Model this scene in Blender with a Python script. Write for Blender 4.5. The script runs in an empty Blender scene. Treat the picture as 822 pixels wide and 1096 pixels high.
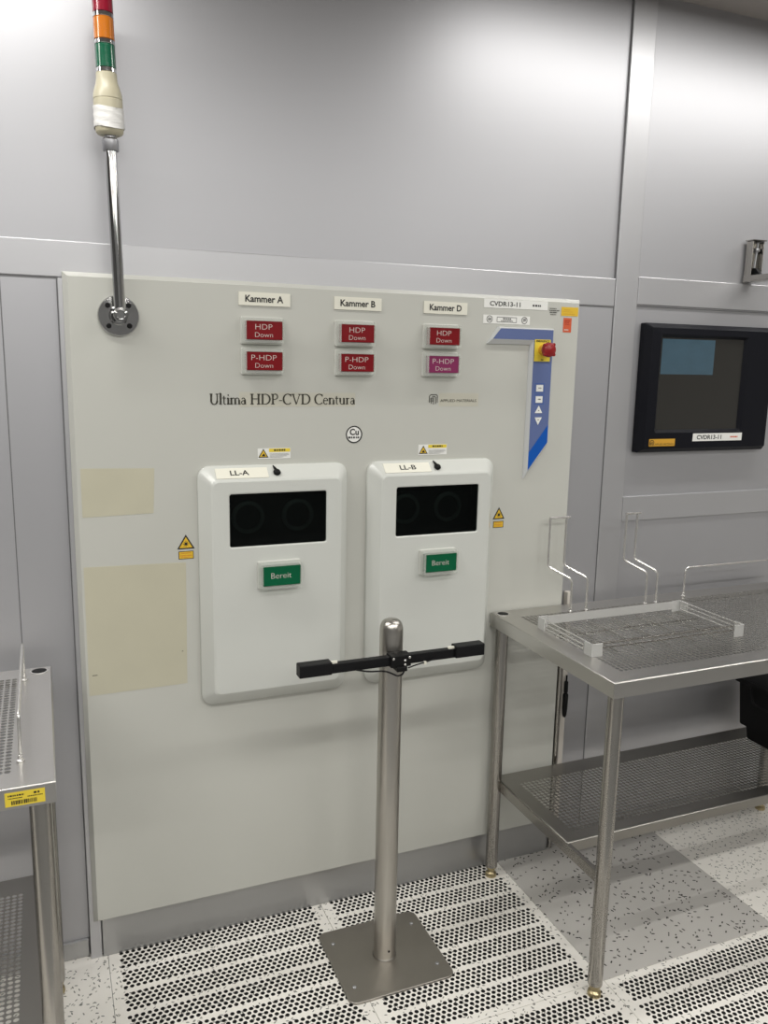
import bpy, math, random
from mathutils import Matrix, Vector
R = math.radians
random.seed(7)
S = bpy.context.scene
COL = S.collection

# ------------------------------------------------------------------ camera
cd = bpy.data.cameras.new('camera')
cam = bpy.data.objects.new('camera', cd)
COL.objects.link(cam)
cam.location = (0.4526, -2.0701, 1.5884)
cam.rotation_mode = 'XYZ'
cam.rotation_euler = (1.3905, -0.0193, -0.3898)
cd.sensor_fit = 'VERTICAL'
cd.sensor_height = 24.0
cd.sensor_width = 18.0
cd.lens = 880.3 / 1096 * 24.0
cd.clip_start = 0.02
S.camera = cam

# ------------------------------------------------------------------ world, lights, exposure
w = bpy.data.worlds.new('world')
S.world = w
w.use_nodes = True
w.node_tree.nodes['Background'].inputs[0].default_value = (0.9, 0.95, 1.0, 1)
w.node_tree.nodes['Background'].inputs[1].default_value = 0.15
S.view_settings.view_transform = 'Standard'
S.view_settings.look = 'None'
S.view_settings.gamma = 1.0
S.view_settings.use_curve_mapping = False
S.view_settings.exposure = 0.34

def strip_light(name, x, y, length, width, power, col=(1.0, 0.985, 0.94)):
    l = bpy.data.lights.new(name, 'AREA')
    l.shape = 'RECTANGLE'
    l.size, l.size_y = length, width
    l.energy = power
    l.color = col
    o = bpy.data.objects.new(name, l)
    COL.objects.link(o)
    o.location = (x, y, 2.625)
    return o
strip_light('ceiling_strip_light', -0.35, -0.42, 2.0, 0.07, 17)
strip_light('ceiling_strip_light', 2.75, -0.42, 2.1, 0.07, 13.5)
for yy, pw in ((-1.95, 14.5), (-3.15, 15), (-4.3, 12)):
    for xx in (-0.9, 0.9, 2.7):
        strip_light('ceiling_strip_light', xx, yy, 1.3, 0.10, pw)

# ------------------------------------------------------------------ materials
def nodes(name):
    m = bpy.data.materials.new(name)
    m.use_nodes = True
    t = m.node_tree
    return m, t, t.nodes['Principled BSDF']

def mat(name, col, rough=0.5, metal=0.0, spec=0.5, var=0.0, vscale=8.0, bump=0.0, bscale=200.0, stretch=(1, 1, 1), coat=0.0):
    m, t, b = nodes(name)
    b.inputs['Base Color'].default_value = (*col, 1)
    b.inputs['Roughness'].default_value = rough
    b.inputs['Metallic'].default_value = metal
    b.inputs['Specular IOR Level'].default_value = spec
    if coat:
        b.inputs['Coat Weight'].default_value = coat
        b.inputs['Coat Roughness'].default_value = 0.05
    tc = t.nodes.new('ShaderNodeTexCoord')
    mp = t.nodes.new('ShaderNodeMapping')
    mp.inputs['Scale'].default_value = stretch
    t.links.new(tc.outputs['Object'], mp.inputs[0])
    n = t.nodes.new('ShaderNodeTexNoise')
    n.inputs['Scale'].default_value = vscale
    n.inputs['Detail'].default_value = 4
    t.links.new(mp.outputs[0], n.inputs['Vector'])
    r = t.nodes.new('ShaderNodeMapRange')
    v = max(var, 0.015)
    r.inputs['To Min'].default_value = 1 - v
    r.inputs['To Max'].default_value = 1 + v
    t.links.new(n.outputs['Fac'], r.inputs['Value'])
    mx = t.nodes.new('ShaderNodeVectorMath')
    mx.operation = 'SCALE'
    mx.inputs[0].default_value = col
    t.links.new(r.outputs[0], mx.inputs['Scale'])
    t.links.new(mx.outputs[0], b.inputs['Base Color'])
    if bump:
        n2 = t.nodes.new('ShaderNodeTexNoise')
        n2.inputs['Scale'].default_value = bscale
        n2.inputs['Detail'].default_value = 2
        t.links.new(mp.outputs[0], n2.inputs['Vector'])
        bp = t.nodes.new('ShaderNodeBump')
        bp.inputs['Strength'].default_value = bump
        bp.inputs['Distance'].default_value = 0.001
        t.links.new(n2.outputs['Fac'], bp.inputs['Height'])
        t.links.new(bp.outputs[0], b.inputs['Normal'])
    return m

def emit_mat(name, col, strength, rough=0.15):
    m, t, b = nodes(name)
    b.inputs['Base Color'].default_value = (0.01, 0.01, 0.01, 1)
    b.inputs['Roughness'].default_value = rough
    b.inputs['Emission Color'].default_value = (*col, 1)
    n = t.nodes.new('ShaderNodeTexNoise')
    n.inputs['Scale'].default_value = 5
    r = t.nodes.new('ShaderNodeMapRange')
    r.inputs['To Min'].default_value = strength * 0.85
    r.inputs['To Max'].default_value = strength * 1.15
    t.links.new(n.outputs['Fac'], r.inputs['Value'])
    t.links.new(r.outputs[0], b.inputs['Emission Strength'])
    return m

def clear_mat(name, tint, mix, rough=0.08, col=(0.8, 0.82, 0.8)):
    """clear plastic or tinted glass: part see-through, part gloss surface"""
    m, t, b = nodes(name)
    b.inputs['Base Color'].default_value = (*col, 1)
    b.inputs['Roughness'].default_value = rough
    tr = t.nodes.new('ShaderNodeBsdfTransparent')
    tr.inputs['Color'].default_value = (*tint, 1)
    mx = t.nodes.new('ShaderNodeMixShader')
    mx.inputs[0].default_value = mix
    n = t.nodes.new('ShaderNodeTexNoise')
    n.inputs['Scale'].default_value = 6
    r = t.nodes.new('ShaderNodeMapRange')
    r.inputs['To Min'].default_value = mix * 0.95
    r.inputs['To Max'].default_value = mix * 1.05
    t.links.new(n.outputs['Fac'], r.inputs['Value'])
    t.links.new(r.outputs[0], mx.inputs[0])
    t.links.new(tr.outputs[0], mx.inputs[1])
    t.links.new(b.outputs[0], mx.inputs[2])
    t.links.new(mx.outputs[0], t.nodes['Material Output'].inputs['Surface'])
    return m

def floor_mat(name, c0, c1, big=1.0, keep=0.0, dark=1.0, rough=0.28):
    m, t, b = nodes(name)
    b.inputs['Roughness'].default_value = rough
    tc = t.nodes.new('ShaderNodeTexCoord')
    prev = None
    base = t.nodes.new('ShaderNodeTexNoise')
    base.inputs['Scale'].default_value = 3.0
    t.links.new(tc.outputs['Object'], base.inputs['Vector'])
    cr = t.nodes.new('ShaderNodeValToRGB')
    cr.color_ramp.elements[0].color = (*c0, 1)
    cr.color_ramp.elements[1].color = (*c1, 1)
    t.links.new(base.outputs['Fac'], cr.inputs[0])
    prev = cr.outputs[0]
    k = 0
    for rot, sc, fx, thr, kp, col in ((20, 62, 2.6, 0.27, 0.70, (0.14, 0.145, 0.135)), (75, 58, 2.8, 0.27, 0.70, (0.17, 0.17, 0.155)),
                                        (-40, 66, 2.4, 0.27, 0.70, (0.22, 0.22, 0.20)), (130, 90, 1.8, 0.26, 0.70, (0.36, 0.35, 0.31))):
        mp0 = t.nodes.new('ShaderNodeMapping')
        mp0.inputs['Rotation'].default_value = (0, 0, R(rot))
        mp0.inputs['Location'].default_value = (k * 1.37, k * 0.71, 0)
        mp = t.nodes.new('ShaderNodeMapping')
        mp.inputs['Scale'].default_value = (1, fx, 1)
        t.links.new(tc.outputs['Object'], mp0.inputs[0])
        t.links.new(mp0.outputs[0], mp.inputs[0])
        vo = t.nodes.new('ShaderNodeTexVoronoi')
        vo.voronoi_dimensions = '2D'
        vo.inputs['Scale'].default_value = sc * big
        t.links.new(mp.outputs[0], vo.inputs['Vector'])
        lt = t.nodes.new('ShaderNodeMath'); lt.operation = 'LESS_THAN'; lt.inputs[1].default_value = thr
        t.links.new(vo.outputs['Distance'], lt.inputs[0])
        sp = t.nodes.new('ShaderNodeSeparateColor')
        t.links.new(vo.outputs['Color'], sp.inputs[0])
        gt = t.nodes.new('ShaderNodeMath'); gt.operation = 'GREATER_THAN'; gt.inputs[1].default_value = kp + 0.2 + keep
        t.links.new(sp.outputs[0], gt.inputs[0])
        mu = t.nodes.new('ShaderNodeMath'); mu.operation = 'MULTIPLY'
        t.links.new(lt.outputs[0], mu.inputs[0]); t.links.new(gt.outputs[0], mu.inputs[1])
        mx = t.nodes.new('ShaderNodeMix'); mx.data_type = 'RGBA'
        t.links.new(mu.outputs[0], mx.inputs[0])
        t.links.new(prev, mx.inputs[6])
        mx.inputs[7].default_value = (*[v * dark for v in col], 1)
        prev = mx.outputs[2]
        k += 1
    t.links.new(prev, b.inputs['Base Color'])
    return m

M = {}
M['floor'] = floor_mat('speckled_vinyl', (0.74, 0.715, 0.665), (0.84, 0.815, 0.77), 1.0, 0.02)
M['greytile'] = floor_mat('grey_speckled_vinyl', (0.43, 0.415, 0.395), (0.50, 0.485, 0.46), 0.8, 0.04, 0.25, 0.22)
M['unseentile'] = floor_mat('darkened_unseen_vinyl', (0.22, 0.22, 0.22), (0.28, 0.28, 0.28), 0.8, 0.03, 0.3)  # unseen floor rows, darkened to dim the reflections in steel and wall
M['void'] = mat('underfloor_dark', (0.012, 0.012, 0.012), 0.8)
M['wall'] = mat('satin_aluminium_wall', (0.48, 0.48, 0.503), 0.47, 0.7, var=0.02, vscale=3, bump=0.03, bscale=300)
M['rail'] = mat('aluminium_rail', (0.53, 0.53, 0.55), 0.42, 0.7, var=0.02)
M['kick'] = mat('aluminium_kick_plate', (0.42, 0.42, 0.42), 0.33, 0.7, var=0.03, vscale=4)
M['groove'] = mat('shadow_joint', (0.16, 0.16, 0.165), 0.7)
M['ceiling'] = mat('ceiling_paint', (0.34, 0.31, 0.29), 0.6)
M['room'] = mat('room_wall_paint', (0.17, 0.17, 0.17), 0.5)
M['roomlight'] = mat('pale_room_wall_paint', (0.70, 0.69, 0.66), 0.5)
M['cream'] = mat('cream_enamel', (0.535, 0.537, 0.497), 0.25, var=0.012, vscale=2.5)
M['cover'] = mat('white_cover_plastic', (0.60, 0.612, 0.58), 0.25, var=0.01)
M['film'] = mat('yellowed_film', (0.52, 0.497, 0.385), 0.34, var=0.05, vscale=12)
M['tape'] = mat('clear_old_tape', (0.53, 0.515, 0.44), 0.34, var=0.03)
M['steel'] = mat('brushed_stainless', (0.38, 0.365, 0.34), 0.22, 1.0, var=0.05, vscale=30, stretch=(6, 6, 0.6), bump=0.03, bscale=120)
M['post'] = mat('brushed_post_steel', (0.50, 0.48, 0.445), 0.30, 1.0, var=0.05, vscale=30, stretch=(6, 6, 0.6), bump=0.03, bscale=120)
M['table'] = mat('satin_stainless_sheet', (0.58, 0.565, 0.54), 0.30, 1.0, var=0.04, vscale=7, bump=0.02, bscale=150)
M['shelf'] = mat('shaded_shelf_steel', (0.34, 0.328, 0.305), 0.34, 1.0, var=0.04, vscale=7, bump=0.02, bscale=150)  # table steel with the shade under the worktop put into its colour
M['base'] = mat('dull_steel_plate', (0.33, 0.31, 0.28), 0.42, 1.0, var=0.06, vscale=9)
M['wire'] = mat('electropolished_wire', (0.66, 0.65, 0.63), 0.25, 0.75)
M['bracket'] = mat('zinc_plated_sheet', (0.62, 0.62, 0.61), 0.38, 0.45)
M['chrome'] = mat('chrome', (0.55, 0.55, 0.55), 0.1, 1.0)
M['zinc'] = mat('galvanised_coupling', (0.42, 0.42, 0.44), 0.35, 0.9)
M['black'] = mat('black_plastic', (0.005, 0.005, 0.006), 0.45, spec=0.25)
M['navy'] = mat('black_bezel', (0.006, 0.0065, 0.010), 0.45, spec=0.15)
M['matt_black'] = mat('matt_black', (0.0045, 0.0045, 0.005), 0.55, spec=0.22)
M['glass'] = clear_mat('tinted_window', (0.55, 0.60, 0.58), 0.30, 0.04, (0.004, 0.005, 0.005))
M['recess'] = mat('dark_interior', (0.010, 0.012, 0.012), 0.6)
M['ring'] = mat('dark_ring', (0.16, 0.18, 0.175), 0.4, 0.2)
M['clear'] = clear_mat('clear_acrylic', (0.94, 0.96, 0.94), 0.26, 0.10, (0.82, 0.83, 0.80))
M['backing'] = mat('white_backing', (0.60, 0.60, 0.565), 0.4)
M['red'] = mat('red_lens', (0.19, 0.004, 0.008), 0.3, spec=0.3)
M['purple'] = mat('faded_purple_lens', (0.22, 0.03, 0.10), 0.3, spec=0.3)
M['green'] = mat('green_lens', (0.0, 0.105, 0.042), 0.3, spec=0.3)
M['pale'] = mat('pale_lettering', (0.62, 0.56, 0.52), 0.5)
M['white'] = mat('white_label', (0.80, 0.80, 0.77), 0.45)
M['ivory'] = mat('ivory_plate', (0.76, 0.745, 0.65), 0.4)
M['ink'] = mat('black_ink', (0.012, 0.012, 0.012), 0.5)
M['goldink'] = mat('olive_black_ink', (0.035, 0.033, 0.022), 0.45)
M['yellow'] = mat('yellow_label', (0.72, 0.46, 0.03), 0.45)
M['lemon'] = mat('lemon_label', (0.78, 0.60, 0.05), 0.45)
M['orange'] = mat('orange_red_label', (0.60, 0.10, 0.035), 0.45)
M['amberlabel'] = mat('amber_label', (0.62, 0.33, 0.03), 0.45)
M['blue'] = mat('sheen_blue_overlay', (0.11, 0.15, 0.32), 0.35)  # overlay blue greyed so the colour carries its reflected sheen
M['deepblue'] = mat('deep_blue_overlay', (0.0, 0.085, 0.42), 0.35)
M['rim'] = mat('plaque_rim', (0.55, 0.56, 0.56), 0.4)
M['knob'] = mat('red_knob', (0.27, 0.008, 0.010), 0.35)
M['redlamp'] = mat('red_beacon', (0.24, 0.004, 0.02), 0.18, bump=0.3, bscale=60, stretch=(1, 1, 6), coat=0.5)
M['amber'] = mat('amber_beacon', (0.52, 0.15, 0.008), 0.18, bump=0.3, bscale=60, stretch=(1, 1, 6), coat=0.5)
M['greenlamp'] = mat('green_beacon', (0.0, 0.095, 0.045), 0.18, bump=0.3, bscale=60, stretch=(1, 1, 6), coat=0.5)
M['beige'] = mat('beige_plastic', (0.52, 0.48, 0.35), 0.35)
M['wrap'] = mat('white_tape', (0.78, 0.77, 0.75), 0.5, bump=0.7, bscale=60, stretch=(1, 1, 5))
M['screen'] = mat('screen_glass', (0.020, 0.019, 0.017), 0.12)
M['lit'] = emit_mat('blue_glow_rectangle', (0.034, 0.072, 0.098), 0.75)  # blue rectangle on the screen, given a dim glow of its own
M['brass'] = mat('brass_foot', (0.48, 0.40, 0.24), 0.28, 1.0)
M['duct'] = mat('pale_cable_duct', (0.62, 0.58, 0.53), 0.5)

# ------------------------------------------------------------------ mesh builder
class MB:
    def __init__(s):
        s.v, s.f, s.m, s.sm = [], [], [], []
    def add(s, verts, faces, smooth=False, mi=0):
        o = len(s.v)
        s.v += [tuple(p) for p in verts]
        for q in faces:
            s.f.append(tuple(i + o for i in q)); s.m.append(mi); s.sm.append(smooth)
    def box(s, x0, x1, y0, y1, z0, z1, mi=0):
        v = [(x, y, z) for x in (x0, x1) for y in (y0, y1) for z in (z0, z1)]
        s.add(v, [(0, 1, 3, 2), (4, 6, 7, 5), (0, 4, 5, 1), (2, 3, 7, 6), (0, 2, 6, 4), (1, 5, 7, 3)], mi=mi)
        return s
    def loops(s, L, cap0=False, cap1=False, smooth=False, mi=0):
        n = len(L[0]); v = [p for l in L for p in l]; f = []
        for a in range(len(L) - 1):
            for i in range(n):
                j = (i + 1) % n
                f.append((a * n + i, a * n + j, (a + 1) * n + j, (a + 1) * n + i))
        s.add(v, f, smooth, mi)
        if cap0: s.add(L[0], [tuple(range(n))[::-1]], False, mi)
        if cap1: s.add(L[-1], [tuple(range(n))], False, mi)
        return s
    def tube(s, pts, r, n=12, closed=False, mi=0):
        P = [Vector(p) for p in pts]
        rings = []; up = None
        for i, p in enumerate(P):
            if closed: d = (P[(i + 1) % len(P)] - P[i - 1]).normalized()
            elif i == 0: d = (P[1] - p).normalized()
            elif i == len(P) - 1: d = (p - P[i - 1]).normalized()
            else: d = ((P[i + 1] - p).normalized() + (p - P[i - 1]).normalized()).normalized()
            if up is None:
                up = Vector((0, 0, 1)) if abs(d.z) < 0.9 else Vector((1, 0, 0))
            a = d.cross(up).normalized(); b = a.cross(d).normalized(); up = b
            rr = r[i] if isinstance(r, (list, tuple)) else r
            rings.append([p + a * math.cos(2 * math.pi * k / n) * rr + b * math.sin(2 * math.pi * k / n) * rr for k in range(n)])
        if closed: rings.append(rings[0])
        return s.loops(rings, not closed, not closed, True, mi)
    def lathe(s, prof, c=(0, 0, 0), axis='z', n=32, mi=0, cap=True):
        L = []
        for r, h in prof:
            ring = []
            for k in range(n):
                a = 2 * math.pi * k / n
                if axis == 'z': ring.append((c[0] + r * math.cos(a), c[1] + r * math.sin(a), c[2] + h))
                elif axis == 'y': ring.append((c[0] + r * math.cos(a), c[1] - h, c[2] + r * math.sin(a)))
                else: ring.append((c[0] + h, c[1] + r * math.cos(a), c[2] + r * math.sin(a)))
            L.append(ring)
        return s.loops(L, cap, cap, True, mi)
    def prism(s, poly, y0, y1, mi=0):
        """polygon in x,z extruded from y0 (back) to y1 (front, smaller y)"""
        return s.loops([[(x, y0, z) for x, z in poly], [(x, y1, z) for x, z in poly]], True, True, False, mi)
    def build(s, name, mats, parent=None, bevel=0.0, angle=35, origin=None):
        me = bpy.data.meshes.new(name)
        o = origin if origin is not None else (WL[parent.name] if parent else (0, 0, 0))
        me.from_pydata([(x - o[0], y - o[1], z - o[2]) for x, y, z in s.v], [], s.f)
        if not isinstance(mats, (list, tuple)): mats = [mats]
        for m in mats: me.materials.append(m)
        me.polygons.foreach_set('material_index', s.m)
        me.polygons.foreach_set('use_smooth', s.sm)
        me.update()
        if any(s.sm):
            me.set_sharp_from_angle(angle=R(angle))
        ob = bpy.data.objects.new(name, me)
        COL.objects.link(ob)
        WL[ob.name] = o
        if parent: ob.parent = parent
        else: ob.location = o
        if parent and origin is not None:
            po = WL[parent.name]; ob.location = (o[0] - po[0], o[1] - po[1], o[2] - po[2])
        if bevel:
            b = ob.modifiers.new('bevel', 'BEVEL'); b.width = bevel; b.segments = 2; b.limit_method = 'ANGLE'; b.angle_limit = R(40)
        return ob
WL = {}

def tag(o, label, cat, group=None):
    o['label'] = label; o['category'] = cat
    if group: o['group'] = group
    return o
def thing(name, loc, label, cat, group=None):
    o = bpy.data.objects.new(name, None)
    COL.objects.link(o)
    o.location = loc; o.empty_display_size = 0.05
    WL[o.name] = tuple(loc)
    return tag(o, label, cat, group)
def struct(name, mb, m, bevel=0.0):
    o = mb.build(name, m, None, bevel); o['kind'] = 'structure'
    return o

def rrect(x0, x1, z0, z1, r, y, n=5):
    P = []
    for cx, cz, a0 in ((x1 - r, z1 - r, 0), (x0 + r, z1 - r, 90), (x0 + r, z0 + r, 180), (x1 - r, z0 + r, 270)):
        for k in range(n + 1):
            a = R(a0 + 90 * k / n)
            P.append((cx + r * math.cos(a), y, cz + r * math.sin(a)))
    return P
def fillet(pts, r, n=5):
    """round the corners of a polyline"""
    P = [Vector(p) for p in pts]; out = [P[0]]
    for i in range(1, len(P) - 1):
        a = (P[i - 1] - P[i]); b = (P[i + 1] - P[i])
        t = min(r, a.length * 0.45, b.length * 0.45)
        p0 = P[i] + a.normalized() * t; p1 = P[i] + b.normalized() * t
        for k in range(n + 1):
            u = k / n
            out.append((1 - u) ** 2 * p0 + 2 * u * (1 - u) * P[i] + u * u * p1)
    out.append(P[-1])
    return out

def text(body, parent, x0, x1, z0, z1, y, m, name='lettering', bold=0.0, frame=None, keep=True, align='fit'):
    """writing fitted in the rectangle x0..x1, z0..z1 on the plane y, facing -y (or on a frame matrix)"""
    c = bpy.data.curves.new('writing', 'FONT')
    c.body = body; c.size = 1.0; c.align_x = 'CENTER'; c.space_line = 0.85
    c.resolution_u = 3; c.offset = bold
    t = bpy.data.objects.new('writing', c)
    COL.objects.link(t)
    dg = bpy.context.evaluated_depsgraph_get(); dg.update()
    me = bpy.data.meshes.new_from_object(t.evaluated_get(dg))
    bpy.data.objects.remove(t); bpy.data.curves.remove(c)
    xs = [v.co.x for v in me.vertices]; ys = [v.co.y for v in me.vertices]
    ax, bx, ay, by = min(xs), max(xs), min(ys), max(ys)
    o = WL[parent.name]
    for v in me.vertices:
        X = x0 + (v.co.x - ax) / (bx - ax) * (x1 - x0)
        Z = z0 + (v.co.y - ay) / (by - ay) * (z1 - z0)
        p = Vector((X, y, Z)) if frame is None else frame @ Vector((X, Z, 0))
        v.co = (p.x - o[0], p.y - o[1], p.z - o[2])
    me.materials.clear(); me.materials.append(m)
    me.name = name
    ob = bpy.data.objects.new(name, me)
    COL.objects.link(ob); WL[ob.name] = o
    ob.parent = parent
    return ob

def copy_tree(o, parent=None):
    c = o.copy(); COL.objects.link(c)
    if parent: c.parent = parent; c.matrix_parent_inverse = o.matrix_parent_inverse
    for ch in list(o.children): copy_tree(ch, c)
    return c

# ------------------------------------------------------------------ floor: raised tiles, six of them perforated
T, X0, Y1 = 0.6, 0.5403, -0.5380
def perf_cell(mb, cx, cy, z, hx, hy, r, depth, n, mi_wall):
    out, inn, low = [], [], []
    for k in range(n):
        a = 2 * math.pi * (k + 0.5) / n
        c, sn = math.cos(a), math.sin(a)
        q = min(hx / abs(c) if abs(c) > 1e-9 else 1e9, hy / abs(sn) if abs(sn) > 1e-9 else 1e9)
        out.append((cx + c * q, cy + sn * q, z)); inn.append((cx + c * r, cy + sn * r, z)); low.append((cx + c * r, cy + sn * r, z - depth))
    # corners of the cell are filled by four small triangles
    o = len(mb.v)
    mb.v += out + inn + low
    for k in range(n):
        j = (k + 1) % n
        mb.f.append((o + k, o + j, o + n + j, o + n + k)); mb.m.append(0); mb.sm.append(False)
        mb.f.append((o + n + k, o + n + j, o + 2 * n + j, o + 2 * n + k)); mb.m.append(mi_wall); mb.sm.append(False)
    cor = [(cx + hx, cy + hy), (cx - hx, cy + hy), (cx - hx, cy - hy), (cx + hx, cy - hy)]
    for (qx, qy) in cor:
        ang = math.atan2(qy - cy, qx - cx) / (2 * math.pi) * n - 0.5
        k = int(math.floor(ang)) % n; j = (k + 1) % n
        if abs(ang - round(ang)) > 1e-6:
            mb.v.append((qx, qy, z))
            mb.f.append((o + k, len(mb.v) - 1, o + j)); mb.m.append(0); mb.sm.append(False)
def quad(mb, x0, x1, y0, y1, z, mi=0):
    if x1 - x0 > 1e-6 and y1 - y0 > 1e-6:
        mb.add([(x0, y0, z), (x1, y0, z), (x1, y1, z), (x0, y1, z)], [(0, 1, 2, 3)], mi=mi)

fl = MB()
g = 0.0007
def plain_tile(x0, x1, y0, y1, mi=0):
    quad(fl, x0 + g, x1 - g, y0 + g, y1 - g, 0, mi)
    fl.loops([[(x0 + g, y0 + g, 0), (x1 - g, y0 + g, 0), (x1 - g, y1 - g, 0), (x0 + g, y1 - g, 0)],
              [(x0 + g, y0 + g, -.02), (x1 - g, y0 + g, -.02), (x1 - g, y1 - g, -.02), (x0 + g, y1 - g, -.02)]])
def perf_tile(x0, x1, y0, y1, top):
    px, py, r = 0.01568, 0.0131, 0.00560
    nc = 35
    xs = x0 + 0.0335
    yy = top
    quad(fl, x0 + g, x1 - g, top + py / 2, y1 - g, 0)
    for b in range(7):
        for row in range(5):
            cy = top - b * 0.0786 - row * py
            odd = row % 2
            n = nc - odd
            xa = xs + (px / 2 if odd else 0)
            quad(fl, x0 + g, xa - px / 2, cy - py / 2, cy + py / 2, 0)
            for k in range(n):
                perf_cell(fl, xa + k * px, cy, 0, px / 2, py / 2, r, 0.012, 12, 2)
            quad(fl, xa + (n - .5) * px, x1 - g, cy - py / 2, cy + py / 2, 0)
        lo = top - b * 0.0786 - 4.5 * py
        hi_next = top - (b + 1) * 0.0786 + py / 2 if b < 6 else y0 + g
        quad(fl, x0 + g, x1 - g, hi_next, lo, 0)
    fl.loops([[(x0 + g, y0 + g, 0), (x1 - g, y0 + g, 0), (x1 - g, y1 - g, 0), (x0 + g, y1 - g, 0)],
              [(x0 + g, y0 + g, -.02), (x1 - g, y0 + g, -.02), (x1 - g, y1 - g, -.02), (x0 + g, y1 - g, -.02)]])
for i in range(-6, 9):
    for j in range(0, 9):
        xa = X0 + T * i; ya = Y1 - T * j
        if j == 0 and i in (0, 1): perf_tile(xa, xa + T, ya, ya + T, 0.0155)
        elif j == 1 and i in (0, 1, 2, 3): perf_tile(xa, xa + T, ya, ya + T, -0.567)
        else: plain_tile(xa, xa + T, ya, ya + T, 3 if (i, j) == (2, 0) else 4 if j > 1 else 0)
quad(fl, X0 - 3.6, X0 + 5.4, Y1 - 4.8, 0.08, -0.25, 1)
struct('floor', fl, [M['floor'], M['void'], M['void'], M['greytile'], M['unseentile']])

# ------------------------------------------------------------------ walls, ceiling, trims
YW = 0.05
XL, XR, YB, ZC = -3.0, 5.2, -5.2, 2.647
wb = MB()
wb.box(XL, XR, YW, YW + 0.08, -0.02, ZC)
struct('wall_back', wb, M['wall'])
struct('wall_left', MB().box(XL - .08, XL, YB, YW + .08, -0.02, ZC), M['room'])
struct('wall_right', MB().box(XR, XR + .08, YB, YW + .08, -0.02, ZC), M['roomlight'])
struct('wall_front', MB().box(XL - .08, XR + .08, YB - .08, YB, -0.02, ZC), M['room'])
struct('ceiling', MB().box(XL - .08, XR + .08, YB - .08, YW + .08, ZC, ZC + .06), M['ceiling'])
# mullion and rails, each a raised aluminium profile with a joint line
def profile(x0, x1, z0, z1, y=0.043):
    return MB().box(x0, x1, y, YW + .004, z0, z1)
struct('trim_1', profile(2.0745, 2.1575, 0, ZC, 0.042), M['rail'], 0.002)
struct('trim_2', profile(XL, 2.0722, 1.768, 1.850, 0.043), M['rail'], 0.002)
struct('trim_3', profile(2.159, XR, 1.778, 1.861, 0.043), M['rail'], 0.002)
struct('trim_4', profile(2.159, XR, 1.098, 1.178, 0.043), M['rail'], 0.002)
struct('trim_5', MB().box(XL, 0.3750, .0455, YW + .004, 0.05, 1.764), M['wall'], 0.001)
struct('trim_6', MB().box(0.377, 0.4960, .0455, YW + .004, 0.05, 1.764), M['wall'], 0.001)
struct('trim_7', MB().box(0.498, 0.526, .022, YW + .004, 0.0, 1.764), M['rail'], 0.001)
struct('trim_8', MB().box(1.93, 2.0722, .0455, YW + .004, 0.05, 1.764), M['wall'], 0.001)
gr = MB()
gr.box(2.0722, 2.0745, .0440, YW + .003, 0, ZC)
gr.box(XL, 2.0722, .0448, YW + .003, 1.7640, 1.7680)
gr.box(2.1575, XR, .0448, YW + .003, 1.7735, 1.7785)
gr.box(0.374, 0.378, .0462, YW + .003, 0.05, 1.764)
gr.box(0.4955, 0.4985, .0450, YW + .003, 0.0, 1.764)
struct('trim_9', gr, M['groove'])
struct('baseboard_left', MB().box(XL, 0.4945, .036, YW + .004, 0.0, 0.05), M['kick'], 0.002)
struct('baseboard_right', MB().box(1.935, XR, .036, YW + .004, 0.0, 0.05), M['kick'], 0.002)
struct('baseboard_middle', MB().box(0.529, 1.928, .020, YW + .004, 0.0, 0.135), M['kick'], 0.0015)

# ------------------------------------------------------------------ machine front panel
pn = thing('machine_panel', (1.22, 0, 0.124), 'large cream equipment front panel on the wall, with printed title and yellowed film patches', 'machine panel')
px0, px1, pz0, pz1 = 0.519, 1.916, 0.124, 1.768
p = MB()
def rect_loop(e, y): return [(px0 - e, y, pz0 - e), (px1 + e, y, pz0 - e), (px1 + e, y, pz1 + e), (px0 - e, y, pz1 + e)]
p.loops([rect_loop(.011, YW - .004), rect_loop(.011, .017), rect_loop(0.0008, 0.0008), rect_loop(0, 0)], True, True)
p.build('panel_sheet', M['cream'], pn)
def poly_part(name, poly, y, m, parent, th=0.0006):
    return MB().prism(poly, y, y - th).build(name, m, parent)
f1 = poly_part('adhesive_film', [(.527, 1.206), (.693, 1.209), (.698, 1.321), (.527, 1.325)], 0, M['film'], pn, .0004)
f1['label'] = 'smaller yellowed film patch'
f2 = poly_part('adhesive_film', [(.524, .752), (.765, .754), (.769, 1.078), (.524, 1.083)], 0, M['film'], pn, .0004)
f2['label'] = 'larger yellowed film patch with two scratches'
MB().box(.533, .545, -.0007, -.0004, .804, .8055).build('scratch', M['ink'], f2)
MB().box(.753, .757, -.0007, -.0004, .842, .8435).build('scratch', M['ink'], f2)
poly_part('adhesive_tape', [(.911, 1.470), (1.222, 1.471), (1.222, 1.506), (.911, 1.507)], 0, M['tape'], pn, .0003)
poly_part('adhesive_tape', [(1.470, 1.470), (1.594, 1.470), (1.594, 1.507), (1.470, 1.507)], 0, M['tape'], pn, .0003)

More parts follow.
